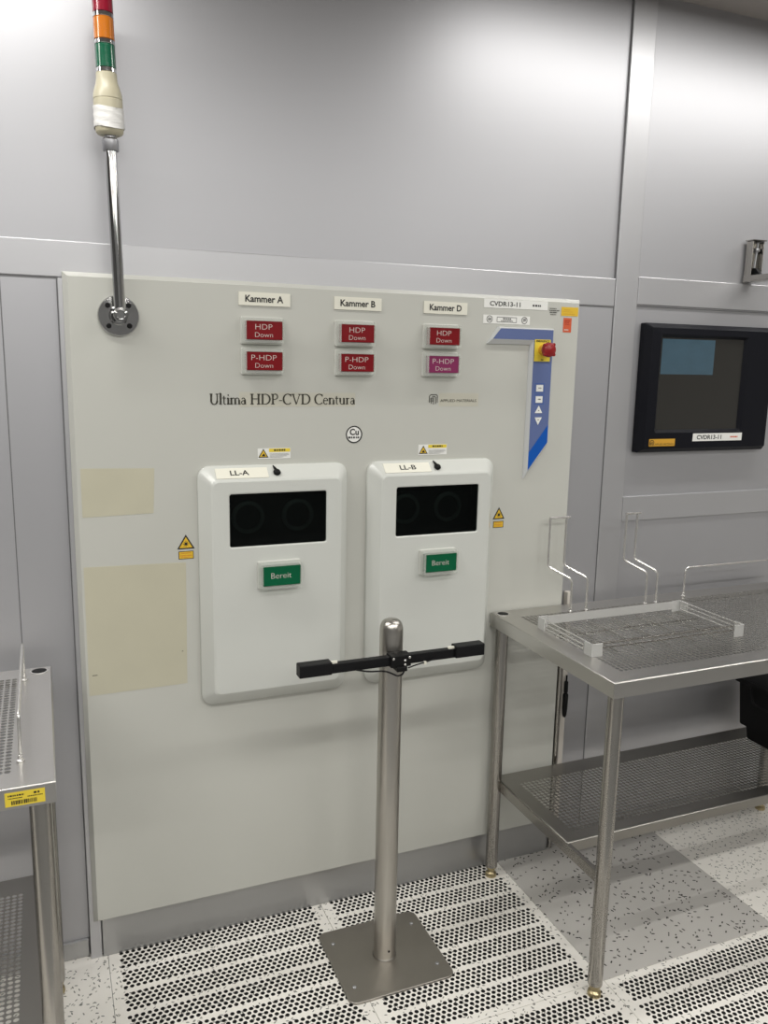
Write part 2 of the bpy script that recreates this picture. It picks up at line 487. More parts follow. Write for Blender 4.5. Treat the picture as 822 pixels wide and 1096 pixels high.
# the printed title, drawn in a roman letterform
def stroke(mb, pts, y):
    """pts: (x, z, w) centre line with a width at each point"""
    L, Rr = [], []
    for i, (x, z, wd) in enumerate(pts):
        a = pts[max(i - 1, 0)]; b = pts[min(i + 1, len(pts) - 1)]
        d = Vector((b[0] - a[0], b[1] - a[1])); d.normalize(); n = Vector((-d.y, d.x)) * wd / 2
        L.append((x + n.x, y, z + n.y)); Rr.append((x - n.x, y, z - n.y))
    k = len(pts)
    mb.add(L + Rr, [(i, i + 1, k + i + 1, k + i) for i in range(k - 1)])
TH, TN = 0.17, 0.075
def arc(cx, cz, rx, rz, a0, a1, th=TH, tn=TN, n=18):
    return [(cx + rx * math.cos(R(a0 + (a1 - a0) * i / n)), cz + rz * math.sin(R(a0 + (a1 - a0) * i / n)),
             tn + (th - tn) * abs(math.cos(R(a0 + (a1 - a0) * i / n))) ** 1.5) for i in range(n + 1)]
def stem(x, z0, z1, wd=TH): return [(x, z0, wd), (x, z1, wd)]
def bar(x0, x1, z, wd=TN): return [(x0, z, wd), (x1, z, wd)]
def serif(x, z, h=0.13): return bar(x - h, x + h, z + (TN / 2 if z < 0.5 else -TN / 2), TN)
XH = 0.62
G = {
 'U': (0.86, [stem(.16, .32, 1), serif(.16, 1), arc(.43, .33, .27, .33, 180, 360), stem(.70, .32, 1, TN * 1.4), serif(.70, 1)]),
 'l': (0.30, [stem(.15, 0, 1.06), serif(.15, 0), [(.03, .98, TN), (.15, 1.05, TN)]]),
 't': (0.40, [stem(.16, .12, .80, .11), bar(.02, .36, XH - .025), arc(.26, .14, .10, .12, 180, 300, .1)]),
 'i': (0.30, [stem(.15, 0, XH), serif(.15, 0), [(.03, .56, TN), (.15, XH, TN)], [(.10, .87, .13), (.21, .87, .13)]]),
 'm': (1.0, [stem(.14, 0, XH), serif(.14, 0), [(.02, .56, TN), (.14, XH, TN)], arc(.32, .40, .18, .20, 180, 0, .09), stem(.50, 0, .42), serif(.50, 0),
             arc(.68, .40, .18, .20, 180, 0, .09), stem(.86, 0, .42), serif(.86, 0)]),
 'a': (0.54, [arc(.24, .18, .16, .17, 0, 360, .09), stem(.40, .04, .44), arc(.25, .43, .15, .17, 0, 160, .09), [(.40, .05, .09), (.50, .03, TN)]]),
 'H': (1.0, [stem(.18, 0, 1), serif(.18, 0, .16), serif(.18, 1, .16), stem(.80, 0, 1), serif(.80, 0, .16), serif(.80, 1, .16), bar(.18, .80, .52)]),
 'D': (0.98, [stem(.18, 0, 1), bar(.03, .45, TN / 2), bar(.03, .45, 1 - TN / 2), arc(.42, .5, .45, .475, -90, 90)]),
 'P': (0.72, [stem(.18, 0, 1), serif(.18, 0, .16), bar(.03, .40, 1 - TN / 2), bar(.18, .40, .47), arc(.38, .735, .25, .255, -90, 90, .11)]),
 '-': (0.40, [bar(.05, .35, .36, .08)]),
 'C': (0.86, [arc(.50, .5, .42, .49, 45, 315), [(.80, .74, TN), (.80, .98, TN)]]),
 'V': (0.92, [[(.14, 1, .12), (.47, 0, .12)], [(.47, 0, TN), (.80, 1, TN)], serif(.14, 1, .14), serif(.80, 1, .14)]),
 'e': (0.54, [arc(.28, .31, .21, .30, 5, 320, .11), bar(.09, .47, .36)]),
 'n': (0.68, [stem(.16, 0, XH), serif(.16, 0), [(.03, .56, TN), (.16, XH, TN)], arc(.35, .40, .19, .20, 180, 0, .09), stem(.54, 0, .42), serif(.54, 0)]),
 'u': (0.68, [stem(.14, .20, XH), arc(.33, .20, .19, .19, 180, 360, .09), stem(.52, 0, XH), bar(.03, .14, XH - .025), bar(.41, .52, XH - .025), bar(.52, .62, .025)]),
 'r': (0.46, [stem(.16, 0, XH), serif(.16, 0), [(.03, .56, TN), (.16, XH, TN)], arc(.30, .42, .13, .17, 170, 50, .09)]),
 ' ': (0.34, []),
}
def roman(body, parent, x0, x1, z0, h, y, m, name):
    tot = sum(G[c][0] for c in body); sx = (x1 - x0) / tot; mb = MB(); cx = x0
    for i, c in enumerate(body):
        for st in G[c][1]:
            stroke(mb, [(cx + a * sx, z0 + b * h, wd * (sx + h) / 2) for a, b, wd in st], y - .00002 * (i % 2))
        cx += G[c][0] * sx
    return mb.build(name, m, parent)
roman('Ultima HDP-CVD Centura', pn, .836, 1.222, 1.4765, .0265, -.0009, M['goldink'], 'title_lettering')
# maker's emblem: nested arches with slabs, and its small caption
em = MB()
ex0, ez0, ew, eh = 1.438, 1.4765, .028, .026
def earc(l, r_, t, b_, wd, foot=True):
    pts = [(l, b_, wd), (l, t - .004, wd), (l + .004, t, wd), (r_ - .003, t, wd), (r_, t - .003, wd), (r_, b_, wd)]
    stroke(em, pts, -.0009)
earc(ex0 + .0025, ex0 + .0265, ez0 + eh, ez0 + .004, .0022)
earc(ex0 + .0085, ex0 + .0215, ez0 + eh - .005, ez0 + .001, .0020)
for zz in (.009, .0145): stroke(em, [(ex0 + .0045, ez0 + zz, .002), (ex0 + .0145, ez0 + zz, .002)], -.0009)
stroke(em, [(ex0 + .0150, ez0 + .019, .002), (ex0 + .0150, ez0 - .001, .002)], -.0009)
em.build('maker_emblem', M['goldink'], pn)
text('APPLIED MATERIALS', pn, 1.474, 1.587, 1.4825, 1.4900, -.0009, M['goldink'], 'maker_lettering')
# small printed lines left of the yellow sticker
def lines(parent, rows, y, m, name='lettering'):
    mb = MB()
    for x0, x1, z, h in rows:
        x = x0
        rr = random.Random(int(x0 * 9e4 + z * 7e5))
        while x < x1 - 1e-6:
            wd = min(rr.uniform(.35, .9) * h * 1.6, x1 - x)
            mb.add([(x, y, z), (x + wd, y, z), (x + wd, y, z + h), (x, y, z + h)], [(0, 1, 2, 3)])
            x += wd + h * rr.uniform(.25, .5)
    return mb.build(name, m, parent)
lines(pn, [(1.814, 1.838, 1.7485, .0022), (1.814, 1.848, 1.7425, .0030), (1.816, 1.840, 1.7370, .0032), (1.818, 1.838, 1.7315, .0022)], -.0006, M['goldink'], 'printed_note')

# ------------------------------------------------------------------ load lock covers
def cover(name, x0, x1, letter, label, rings, kx, lx0, lx1, tx):
    z0, z1 = .690, 1.323
    t = thing(name, ((x0 + x1) / 2, 0, z0), label, 'machine cover', 'load lock covers')
    wx0, wx1, wz0, wz1 = x0 + .071, x1 - .069, 1.119, 1.2555
    if letter == 'B': wx0, wx1 = 1.327, 1.5795
    m = MB()
    L = [rrect(x0, x1, z0, z1, .030, -.0005), rrect(x0, x1, z0, z1, .030, -.012), rrect(x0 + .003, x1 - .003, z0 + .003, z1 - .003, .029, -.0165),
         rrect(x0 + .026, x1 - .027, z0 + .036, z1 - .032, .016, -.0475), rrect(x0 + .031, x1 - .032, z0 + .041, z1 - .037, .014, -.050)]
    m.loops(L, True, False, True)
    m.loops([L[-1], rrect(wx0 - .003, wx1 + .003, wz0 - .003, wz1 + .003, .008, -.050)], False, False, False)
    m.loops([rrect(wx0 - .003, wx1 + .003, wz0 - .003, wz1 + .003, .008, -.050), rrect(wx0, wx1, wz0, wz1, .006, -.0485),
             rrect(wx0, wx1, wz0, wz1, .006, -.040)], False, False, True)
    m.build('cover_shell', M['cover'], t, angle=20)
    MB().loops([rrect(wx0 - .001, wx1 + .001, wz0 - .001, wz1 + .001, .006, -.043), rrect(wx0 - .001, wx1 + .001, wz0 - .001, wz1 + .001, .006, -.003)],
               False, True).build('window_recess', M['recess'], t)
    for fx in rings:
        cx = wx0 + fx * (wx1 - wx0); cz = wz0 + .5 * (wz1 - wz0)
        rg = MB().lathe([(.033, .012), (.033, .004), (.043, .004), (.043, .010), (.040, .012), (.033, .012)], (cx, 0, cz), 'y', 40, cap=False)
        rg.build('wafer_ring', M['ring'], t)
    MB().prism([(wx0 + .0003, wz0 + .0003), (wx1 - .0003, wz0 + .0003), (wx1 - .0003, wz1 - .0003), (wx0 + .0003, wz1 - .0003)], -.043, -.0455).build('window_pane', M['glass'], t)
    # name plate on the sloping upper edge
    a = Vector((0, -.0165, z1 - .003)); b = Vector((0, -.0475, z1 - .032))
    up = (a - b).normalized(); nrm = Vector((0, -up.z, up.y)) if True else None
    nrm = Vector((1, 0, 0)).cross(up)
    mid = (a + b) / 2
    def fr(off): 
        return Matrix(((1, up.x, nrm.x, 0), (0, up.y, nrm.y, mid.y), (0, up.z, nrm.z, mid.z), (0, 0, 0, 1))) @ Matrix.Translation((0, 0, off))
    h = .0165
    F0, F1 = fr(.0002), fr(.0014)
    c4 = [(lx0, -h), (lx1, -h), (lx1, h), (lx0, h)]
    pl = MB().loops([[F0 @ Vector((x, z, 0)) for x, z in c4], [F1 @ Vector((x, z, 0)) for x, z in c4]], True, True).build('name_plate', M['ivory'], t)
    text('LL-' + letter, pl, tx - .024, tx + .024, -.0075, .0085, 0, M['ink'], 'lettering', .02, fr(.0017))
    F = fr(0)
    c = F @ Vector((kx, -.002, .0))
    kb = MB()
    prof = [(.0001, .016), (.003, .0155), (.0075, .012), (.0098, .006), (.0085, .001), (.006, -.001)]
    ring = []
    for r_, hh in prof[::-1]:
        ring.append([F @ Vector((kx + r_ * math.cos(2 * math.pi * k / 18), -.003 + r_ * math.sin(2 * math.pi * k / 18), hh * .7)) for k in range(18)])
    kb.loops(ring, True, True, True)
    kb.tube([F @ Vector((kx - .001, .004, .004)), F @ Vector((kx - .006, .020, .003))], [.0045, .0015], 8)
    kb.build('latch_knob', M['matt_black'], t)
    return t
cover('load_lock_cover', .801, 1.197, 'A', 'white chamfered cover marked LL-A with black window, nearer the yellowed film patches', (.22, .74), .998, .842, .975, .902)
cover('load_lock_cover', 1.257, 1.645, 'B', 'white chamfered cover marked LL-B with black window, behind the steel post and sensor bar', (.18, .70), 1.454, 1.296, 1.433, 1.366)

# ------------------------------------------------------------------ indicator lamps
def indicator(x0, x1, z0, z1, y, lens, lines_, label, group, tk=.03):
    """clear housing against the surface y, coloured lens inside, engraved writing"""
    cx = (x0 + x1) / 2
    t = thing('indicator_lamp', (cx, y, z0), label, 'indicator lamp', group)
    hb = MB().loops([rrect(x0, x1, z0, z1, .004, y - .0002, 3), rrect(x0, x1, z0, z1, .004, y - .006, 3), rrect(x0 + .003, x1 - .003, z0 + .002, z1 - .002, .003, y - .007, 3)], True, True, False)
    hb.build('back_box', M['backing'], t)
    e = .0035
    lm = MB().box(x0 + .010, x1 - .006, y - tk + .004, y - .0075, z0 + .0115, z1 - .0105)
    lm.build('lens', lens, t, .001)
    hc = MB()
    hc.loops([rrect(x0 + .001, x1 - .001, z0 + .001, z1 - .001, .003, y - .0065, 3), rrect(x0 + .003, x1 - .003, z0 + .004, z1 - .004, .003, y - tk, 3),
              rrect(x0 + .009, x1 - .005, z0 + .0105, z1 - .0095, .001, y - tk, 3), rrect(x0 + .009, x1 - .005, z0 + .0105, z1 - .0095, .001, y - .0075, 3)], False, False)
    hc.build('clear_housing', M['clear'], t)
    wd, hh = x1 - x0, z1 - z0
    if len(lines_) == 1:
        text(lines_[0], t, cx - wd * .235, cx + wd * .235, z0 + hh * .42, z0 + hh * .62, y - tk + .0037, M['pale'], 'lettering', -.012)
    else:
        a = wd * (.20 if len(lines_[0]) == 3 else .30)
        text(lines_[0], t, cx - a, cx + a, z0 + hh * .54, z0 + hh * .73, y - tk + .0037, M['pale'], 'lettering', -.015)
        text(lines_[1], t, cx - wd * .21, cx + wd * .21, z0 + hh * .26, z0 + hh * .43, y - tk + .0037, M['pale'], 'lettering', -.015)
    return t
GR = 'red status lamps under the chamber plates'
for X, ch, pos in ((.9155, 'A', 'left'), (1.1625, 'B', 'middle'), (1.4135, 'D', 'right')):
    indicator(X, X + .107, 1.626, 1.693, 0, M['red'], ('HDP', 'Down'), 'red lamp reading HDP Down, directly under the Kammer %s plate' % ch, GR)
    if ch == 'D':
        indicator(X, X + .107, 1.551, 1.618, 0, M['purple'], ('P-HDP', 'Down'), 'faded purple lamp reading P-HDP Down, lower of the two below Kammer D', GR)
    else:
        indicator(X, X + .107, 1.551, 1.618, 0, M['red'], ('P-HDP', 'Down'), 'red lamp reading P-HDP Down, lower of the two below Kammer %s' % ch, GR)
indicator(.941, 1.055, 1.006, 1.079, -.050, M['green'], ('Bereit',), 'green lamp reading Bereit on the cover marked LL-A', 'green ready lamps on the covers')
indicator(1.398, 1.509, 1.006, 1.078, -.050, M['green'], ('Bereit',), 'green lamp reading Bereit on the cover marked LL-B', 'green ready lamps on the covers')

# ------------------------------------------------------------------ chamber name plates
def plate_thing(name, x0, x1, z0, z1, m, label, cat, group=None, th=.0015, y=0):
    t = thing(name, ((x0 + x1) / 2, y, z0), label, cat, group)
    MB().box(x0, x1, y - th, y - .0001, z0, z1).build('plate' if th > .001 else 'sticker_sheet', m, t)
    return t
for x0, ch in ((.912, 'A'), (1.161, 'B'), (1.416, 'D')):
    t = plate_thing('name_plate', x0, x0 + .131, 1.7203, 1.7525, M['ivory'], 'ivory plate reading Kammer %s near the top edge of the cream panel' % ch, 'sign', 'chamber name plates', .003)
    text('Kammer ' + ch, t, x0 + .016, x0 + .113, 1.7285, 1.7455, -.0034, M['ink'], 'lettering', .025)

# ------------------------------------------------------------------ stickers
def tri(cx, z0, wd, h, e=0): return [(cx - wd / 2 + e * 1.7, z0 + e), (cx + wd / 2 - e * 1.7, z0 + e), (cx, z0 + h - e * 2)]
def flat(name, poly, y, m, parent): return MB().add_poly(poly, y).build(name, m, parent)
def add_poly(self, poly, y, mi=0):
    self.add([(x, y, z) for x, z in poly], [tuple(range(len(poly)))], mi=mi); return self
MB.add_poly = add_poly
def disc(cx, cz, r, n=32): return [(cx + r * math.cos(2 * math.pi * k / n), cz + r * math.sin(2 * math.pi * k / n)) for k in range(n)]
def ringmesh(mb, cx, cz, r0, r1, y, n=36):
    mb.loops([[(x, y, z) for x, z in disc(cx, cz, r0, n)], [(x, y, z) for x, z in disc(cx, cz, r1, n)]])
    return mb

def caution(x0, x1, z0, z1, label):
    t = thing('caution_sticker', ((x0 + x1) / 2, 0, z0), label, 'sticker', 'caution stickers above the covers')
    MB().box(x0, x1, -.0006, -.0001, z0, z1).build('sticker_sheet', M['white'], t)
    k = x0 + (x1 - x0) * .34
    flat('warning_triangle', tri(x0 + (k - x0) * .5, z0 + .003, .027, .023), -.0008, M['ink'], t)
    flat('triangle_field', tri(x0 + (k - x0) * .5, z0 + .003, .027, .023, .0022), -.0010, M['yellow'], t)
    hand = MB().add_poly([(x0 + .010, z0 + .0065), (x0 + .020, z0 + .0065), (x0 + .018, z0 + .011), (x0 + .0155, z0 + .014), (x0 + .0125, z0 + .0105)], -.0012)
    hand.build('hand_symbol', M['ink'], t)
    flat('header_band', [(k, z1 - .010), (x1 - .001, z1 - .010), (x1 - .001, z1 - .001), (k, z1 - .001)], -.0008, M['lemon'], t)
    lines(t, [(k + .013, x1 - .014, z1 - .0075, .0045)], -.0010, M['ink'], 'header_lettering')
    lines(t, [(k + .002, x1 - .006, z0 + .012, .0012), (k + .002, x1 - .004, z0 + .009, .0012), (k + .002, x1 - .010, z0 + .006, .0012), (k + .002, x1 - .020, z0 + .003, .0012)], -.0010, M['zinc'])
    return t
caution(.957, 1.044, 1.337, 1.364, 'small white and yellow caution sticker above the cover marked LL-A')
caution(1.411, 1.499, 1.336, 1.365, 'small white and yellow caution sticker above the cover marked LL-B')

def laser(cx, zt, zb, rz0, rz1, wd, label):
    t = thing('laser_warning_sticker', (cx, 0, rz0), label, 'sticker', 'laser warning stickers')
    MB().prism(tri(cx, zb, wd, zt - zb), -.0001, -.0006).build('warning_triangle', M['ink'], t)
    flat('triangle_field', tri(cx, zb, wd, zt - zb, .0033), -.0009, M['yellow'], t)
    st = MB(); c = zb + (zt - zb) * .36
    for k in range(8):
        a = R(45 * k)
        stroke(st, [(cx, c, .0016), (cx + .0078 * math.cos(a), c + .0078 * math.sin(a), .0010)], -.0011 - .00002 * k)
    st.add_poly(disc(cx, c, .0036, 16), -.0013)
    st.build('sunburst_symbol', M['ink'], t)
    MB().box(cx - wd * .43, cx + wd * .43, -.0006, -.0001, rz0, rz1).build('text_plate', M['ink'], t)
    flat('text_field', [(cx - wd * .43 + .0016, rz0 + .0016), (cx + wd * .43 - .0016, rz0 + .0016), (cx + wd * .43 - .0016, rz1 - .0016), (cx - wd * .43 + .0016, rz1 - .0016)], -.0008, M['yellow'], t)
    lines(t, [(cx - wd * .30, cx + wd * .28, rz1 - .0055, .0014), (cx - wd * .34, cx + wd * .32, rz0 + .0085, .0014), (cx - wd * .30, cx + wd * .20, rz0 + .0045, .0014)], -.0010, M['orange'])
    return t
laser(.770, 1.150, 1.1125, 1.0865, 1.107, .044, 'yellow laser warning sticker left of the cover marked LL-A')
laser(1.677, 1.176, 1.140, 1.1145, 1.134, .040, 'yellow laser warning sticker right of the cover marked LL-B')

t = thing('round_sticker', (1.220, 0, 1.372), 'round white sticker with black ring reading Cu, between the title and the covers', 'sticker')
MB().prism(disc(1.220, 1.396, .0235), -.0001, -.0006).build('sticker_sheet', M['white'], t)
ringmesh(MB(), 1.220, 1.396, .0235, .0200, -.0008).build('black_ring', M['ink'], t)
text('Cu', t, 1.2075, 1.2335, 1.394, 1.4115, -.0009, M['ink'], 'lettering', 0.03)
lines(t, [(1.2035, 1.2365, 1.3855, .0050)], -.0009, M['ink'], 'small_lettering')

t = plate_thing('asset_label', 1.600, 1.808, 1.7435, 1.7672, M['white'], 'white label reading CVDR13-11 along the top right edge of the cream panel', 'label', None, .0008)
text('CVDR13-11', t, 1.618, 1.717, 1.7487, 1.7617, -.0010, M['ink'], 'lettering', .022)
lines(t, [(1.757, 1.787, 1.7520, .0055)], -.0010, M['ink'], 'small_lettering')

t = plate_thing('icon_label', 1.599, 1.750, 1.7005, 1.7242, M['white'], 'white label with two round icons and a boxed text, under the CVDR13-11 label', 'label', None, .0008)
for cx in (1.619, 1.732):
    ic = ringmesh(MB(), cx, 1.7125, .0098, .0080, -.0010)
    for dz in (-.003, 0, .003): stroke(ic, [(cx - .0055, 1.7125 + dz, .0016), (cx + .0055, 1.7125 + dz + (.002 if cx > 1.7 else 0), .0016)], -.0011)
    ic.build('round_icon', M['ink'], t)
bx = MB()
for a in ([(1.643, 1.7055), (1.706, 1.7055)], [(1.643, 1.7190), (1.706, 1.7190)], [(1.643, 1.7055), (1.643, 1.7190)], [(1.706, 1.7055), (1.706, 1.7190)]):
    stroke(bx, [(a[0][0], a[0][1], .0014), (a[1][0], a[1][1], .0014)], -.0010)
bx.build('text_frame', M['ink'], t)
lines(t, [(1.662, 1.689, 1.7128, .0038), (1.656, 1.694, 1.7078, .0026)], -.0010, M['ink'])

t = plate_thing('yellow_sticker', 1.855, 1.913, 1.7305, 1.7555, M['yellow'], 'yellow rectangular sticker in the top right corner of the cream panel', 'sticker', None, .0008)
lines(t, [(1.864, 1.885, 1.7465, .0024), (1.860, 1.895, 1.7415, .0016), (1.864, 1.902, 1.7345, .0024)], -.0010, M['amberlabel'])
t = plate_thing('orange_red_sticker', 1.864, 1.892, 1.684, 1.725, M['orange'], 'upright orange red sticker below the yellow sticker in the panel corner', 'sticker', None, .0008)
lines(t, [(1.868, 1.887, 1.7155, .0020), (1.868, 1.883, 1.7110, .0020), (1.868, 1.885, 1.7060, .0016)], -.0010, M['knob'])
lines(t, [(1.868, 1.884, 1.6890, .0038)], -.0010, M['pale'], 'pale_lettering')

# ------------------------------------------------------------------ blue control plaque and emergency stop
t = thing('control_plaque', (1.79, 0, 1.259), 'blue angled plaque shaped like a seven with white buttons, right part of cream panel', 'control panel')
outer = [(1.645, 1.6925), (1.831, 1.6925), (1.830, 1.360), (1.7505, 1.258), (1.7515, 1.645), (1.611, 1.645)]
inner = [(1.6495, 1.6890), (1.8245, 1.6890), (1.8235, 1.3640), (1.7595, 1.281), (1.7595, 1.6580), (1.624, 1.6580)]
pb = MB().loops([[(x, -.0002, z) for x, z in outer], [(x + (.001 if i in (3, 4, 5, 0) else -.001), -.004, z) for i, (x, z) in enumerate(outer)], [(x, -.013, z) for x, z in inner]], True, True)
pb.build('plaque_body', M['rim'], t)
sx = lambda q: (q[0], q[1])
bl = [(1.6500, 1.6880), (1.8235, 1.6880), (1.8228, 1.4180), (1.7602, 1.3360), (1.7602, 1.6588), (1.6258, 1.6588)]
MB().prism(bl, -.0130, -.0136).build('blue_overlay', M['blue'], t)
MB().prism([(1.8228, 1.4180), (1.8226, 1.3650), (1.7602, 1.2840), (1.7602, 1.3360)], -.0130, -.0136).build('deep_blue_tip', M['deepblue'], t)
for z0, z1, txt in ((1.513, 1.532, 'I'), (1.481, 1.4995, 'O')):
    fr_ = MB()
    for a in ([(1.770, z0 - .004), (1.802, z0 - .004)], [(1.770, z1 + .004), (1.802, z1 + .004)], [(1.770, z0 - .004), (1.770, z1 + .004)], [(1.802, z0 - .004), (1.802, z1 + .004)]):
        stroke(fr_, [(*a[0], .0009), (*a[1], .0009)], -.0138)
    bb = MB().box(1.775, 1.7975, -.0146, -.0137, z0, z1).build('push_button', M['white'], t)
    fr_.build('button_frame', M['deepblue'], bb)
    lines(bb, [(1.782, 1.792, (z0 + z1) / 2 - .001, .003)], -.0149, M['goldink'], 'button_mark')
for pts in ([(1.774, 1.451), (1.799, 1.451), (1.7865, 1.4725)], [(1.7745, 1.4385), (1.7865, 1.4165), (1.7985, 1.4385)]):
    bb = MB().prism(pts, -.0137, -.0146).build('arrow_button', M['white'], t)
    cx = 1.7865; cz = sum(q[1] for q in pts) / 3
    stroke_m = MB(); stroke(stroke_m, [(cx - .002, cz, .002), (cx + .002, cz, .002)], -.0149); stroke_m.build('button_mark', M['goldink'], bb)

t = thing('emergency_stop', (1.788, -.0136, 1.599), 'red mushroom emergency stop knob on a yellow plate, on the blue plaque', 'emergency button')
MB().box(1.762, 1.8145, -.0158, -.0137, 1.599, 1.6605).build('yellow_plate', M['lemon'], t)
text('EMERGENCY', t, 1.766, 1.811, 1.6530, 1.6590, -.0161, M['ink'], 'lettering', .022)
lines(t, [(1.784, 1.793, 1.6015, .004)], -.0161, M['ink'], 'plate_mark')
kc = (1.789, -.0158, 1.6315)
MB().lathe([(.015, 0), (.015, .012), (.012, .014), (.012, .018)], kc, 'y').build('collar', M['amberlabel'], t)
MB().lathe([(.011, .018), (.019, .022), (.0205, .026), (.0205, .034), (.019, .038), (.012, .0415), (.002, .0425)], kc, 'y').build('mushroom_knob', M['knob'], t)
nb = MB()
for a in (48, -42, 140, 222):
    cx, cz = kc[0] + .0195 * math.cos(R(a)), kc[2] + .0195 * math.sin(R(a))
    nb.lathe([(.0042, .028), (.0050, .030), (.0050, .037), (.003, .039)], (cx, kc[1], cz), 'y', 12)
nb.build('knob_grips', M['knob'], t)

# ------------------------------------------------------------------ signal tower
BX, BZ = .627, 1.683
t = thing('signal_tower', (BX, 0, BZ), 'signal tower with red, amber and green lights on a chrome pole above cream panel', 'signal light')
MB().lathe([(.047, .0002), (.047, .006), (.045, .009), (.022, .0105), (.020, .014)], (BX, 0, BZ), 'y', 40).build('flange', M['chrome'], t)
for a in (45, 135, 225, 315):
    c = (BX + .033 * math.cos(R(a)), -.0095, BZ + .033 * math.sin(R(a)))
    MB().lathe([(.0060, -.001), (.0060, .003), (.0045, .0045)], c, 'y', 16).build('screw', M['matt_black'], t)
MB().lathe([(.018, .012), (.018, .036), (.0165, .040), (.017, .060), (.0155, .066), (.010, .067), (.009, .063)], (BX, 0, BZ), 'y', 32).build('elbow_hub', M['chrome'], t)
PY = -.050
MB().lathe([(.0128, -.004), (.0128, .374)], (BX, PY, BZ), 'z', 28).build('pole', M['chrome'], t)
zc = lambda z: z - BZ
MB().lathe([(.0165, zc(2.035)), (.0175, zc(2.037)), (.0175, zc(2.058)), (.015, zc(2.061)), (.0125, zc(2.063)), (.0125, zc(2.072))], (BX, PY, BZ), 'z', 12).build('coupling', M['zinc'], t)
MB().lathe([(.020, zc(2.067)), (.027, zc(2.070)), (.0295, zc(2.074)), (.0305, zc(2.092)), (.0308, zc(2.1375)), (.0300, zc(2.1385)), (.0300, zc(2.1395)), (.0308, zc(2.1405)), (.0300, zc(2.152)),
            (.0265, zc(2.164)), (.0235, zc(2.173)), (.0222, zc(2.182)), (.0220, zc(2.193))], (BX, PY, BZ), 'z', 36).build('lamp_base', M['beige'], t)
tp = MB(); L = []
rr = random.Random(3)
for i, z in enumerate([2.080 + .0042 * k for k in range(11)]):
    ring = []
    for k in range(40):
        a = 2 * math.pi * k / 40
        r_ = .0314 + .0006 * math.sin(a * 3 + i * 1.7) + .0011 * rr.random()
        dz = .0028 * math.sin(a * 2 + 1) if i in (0, 10) else .0012 * math.sin(a * 2 + i)
        ring.append((BX + r_ * math.cos(a), PY + r_ * math.sin(a), z + dz))
    L.append(ring)
tp.loops(L, False, False, True).build('tape_wrap', M['wrap'], t, angle=80)
def lampseg(z0, z1, m, name):
    MB().lathe([(.0205, zc(z0)), (.0215, zc(z0) + .0008), (.0215, zc(z1) - .0008), (.0205, zc(z1))], (BX, PY, BZ), 'z', 36).build(name, m, t)
lampseg(2.1935, 2.2030, M['chrome'], 'chrome_ring'); lampseg(2.2032, 2.2495, M['greenlamp'], 'green_light')
lampseg(2.2500, 2.2590, M['chrome'], 'chrome_ring'); lampseg(2.2595, 2.3030, M['amber'], 'amber_light')
lampseg(2.3035, 2.3125, M['chrome'], 'chrome_ring'); lampseg(2.3130, 2.3570, M['redlamp'], 'red_light')
MB().lathe([(.0215, zc(2.3572)), (.0215, zc(2.364)), (.018, zc(2.371)), (.002, zc(2.374))], (BX, PY, BZ), 'z', 32).build('top_cap', M['beige'], t)
t.rotation_euler = (0, -0.020, 0)

# ------------------------------------------------------------------ steel work tables
def sheet(x0, x1, y0, y1, z, h, mx0, mx1, my0, my1, pitch, r, ret=.012):
    """folded sheet tray with square-pitch perforation, plan x0..x1, y0..y1; m*: margins"""
    mb = MB()
    nx = int((x1 - mx1 - x0 - mx0) / pitch); ny = int((y1 - my1 - y0 - my0) / pitch)
    ax = x0 + mx0 if mx1 > mx0 + 1 else x0 + mx0
    bx_, ay = ax + nx * pitch, y0 + my0
    by = ay + ny * pitch
    e = .0025
    quad(mb, x0 + e, x1 - e, y0 + e, ay, z); quad(mb, x0 + e, x1 - e, by, y1 - e, z)
    quad(mb, x0 + e, ax, ay, by, z); quad(mb, bx_, x1 - e, ay, by, z)
    for i in range(nx):
        for j in range(ny):
            perf_cell(mb, ax + (i + .5) * pitch, ay + (j + .5) * pitch, z, pitch / 2, pitch / 2, r, .0015, 10, 0)
    def lp(q, zz): return [(x0 + q, y0 + q, zz), (x1 - q, y0 + q, zz), (x1 - q, y1 - q, zz), (x0 + q, y1 - q, zz)]
    mb.loops([lp(e, z), lp(e * .3, z - e * .3), lp(0, z - e)], smooth=True)
    mb.loops([lp(0, z - e), lp(0, z - h), lp(ret, z - h), lp(ret, z - h + .002), lp(.002, z - h + .002), lp(.002, z - .004)])
    return mb
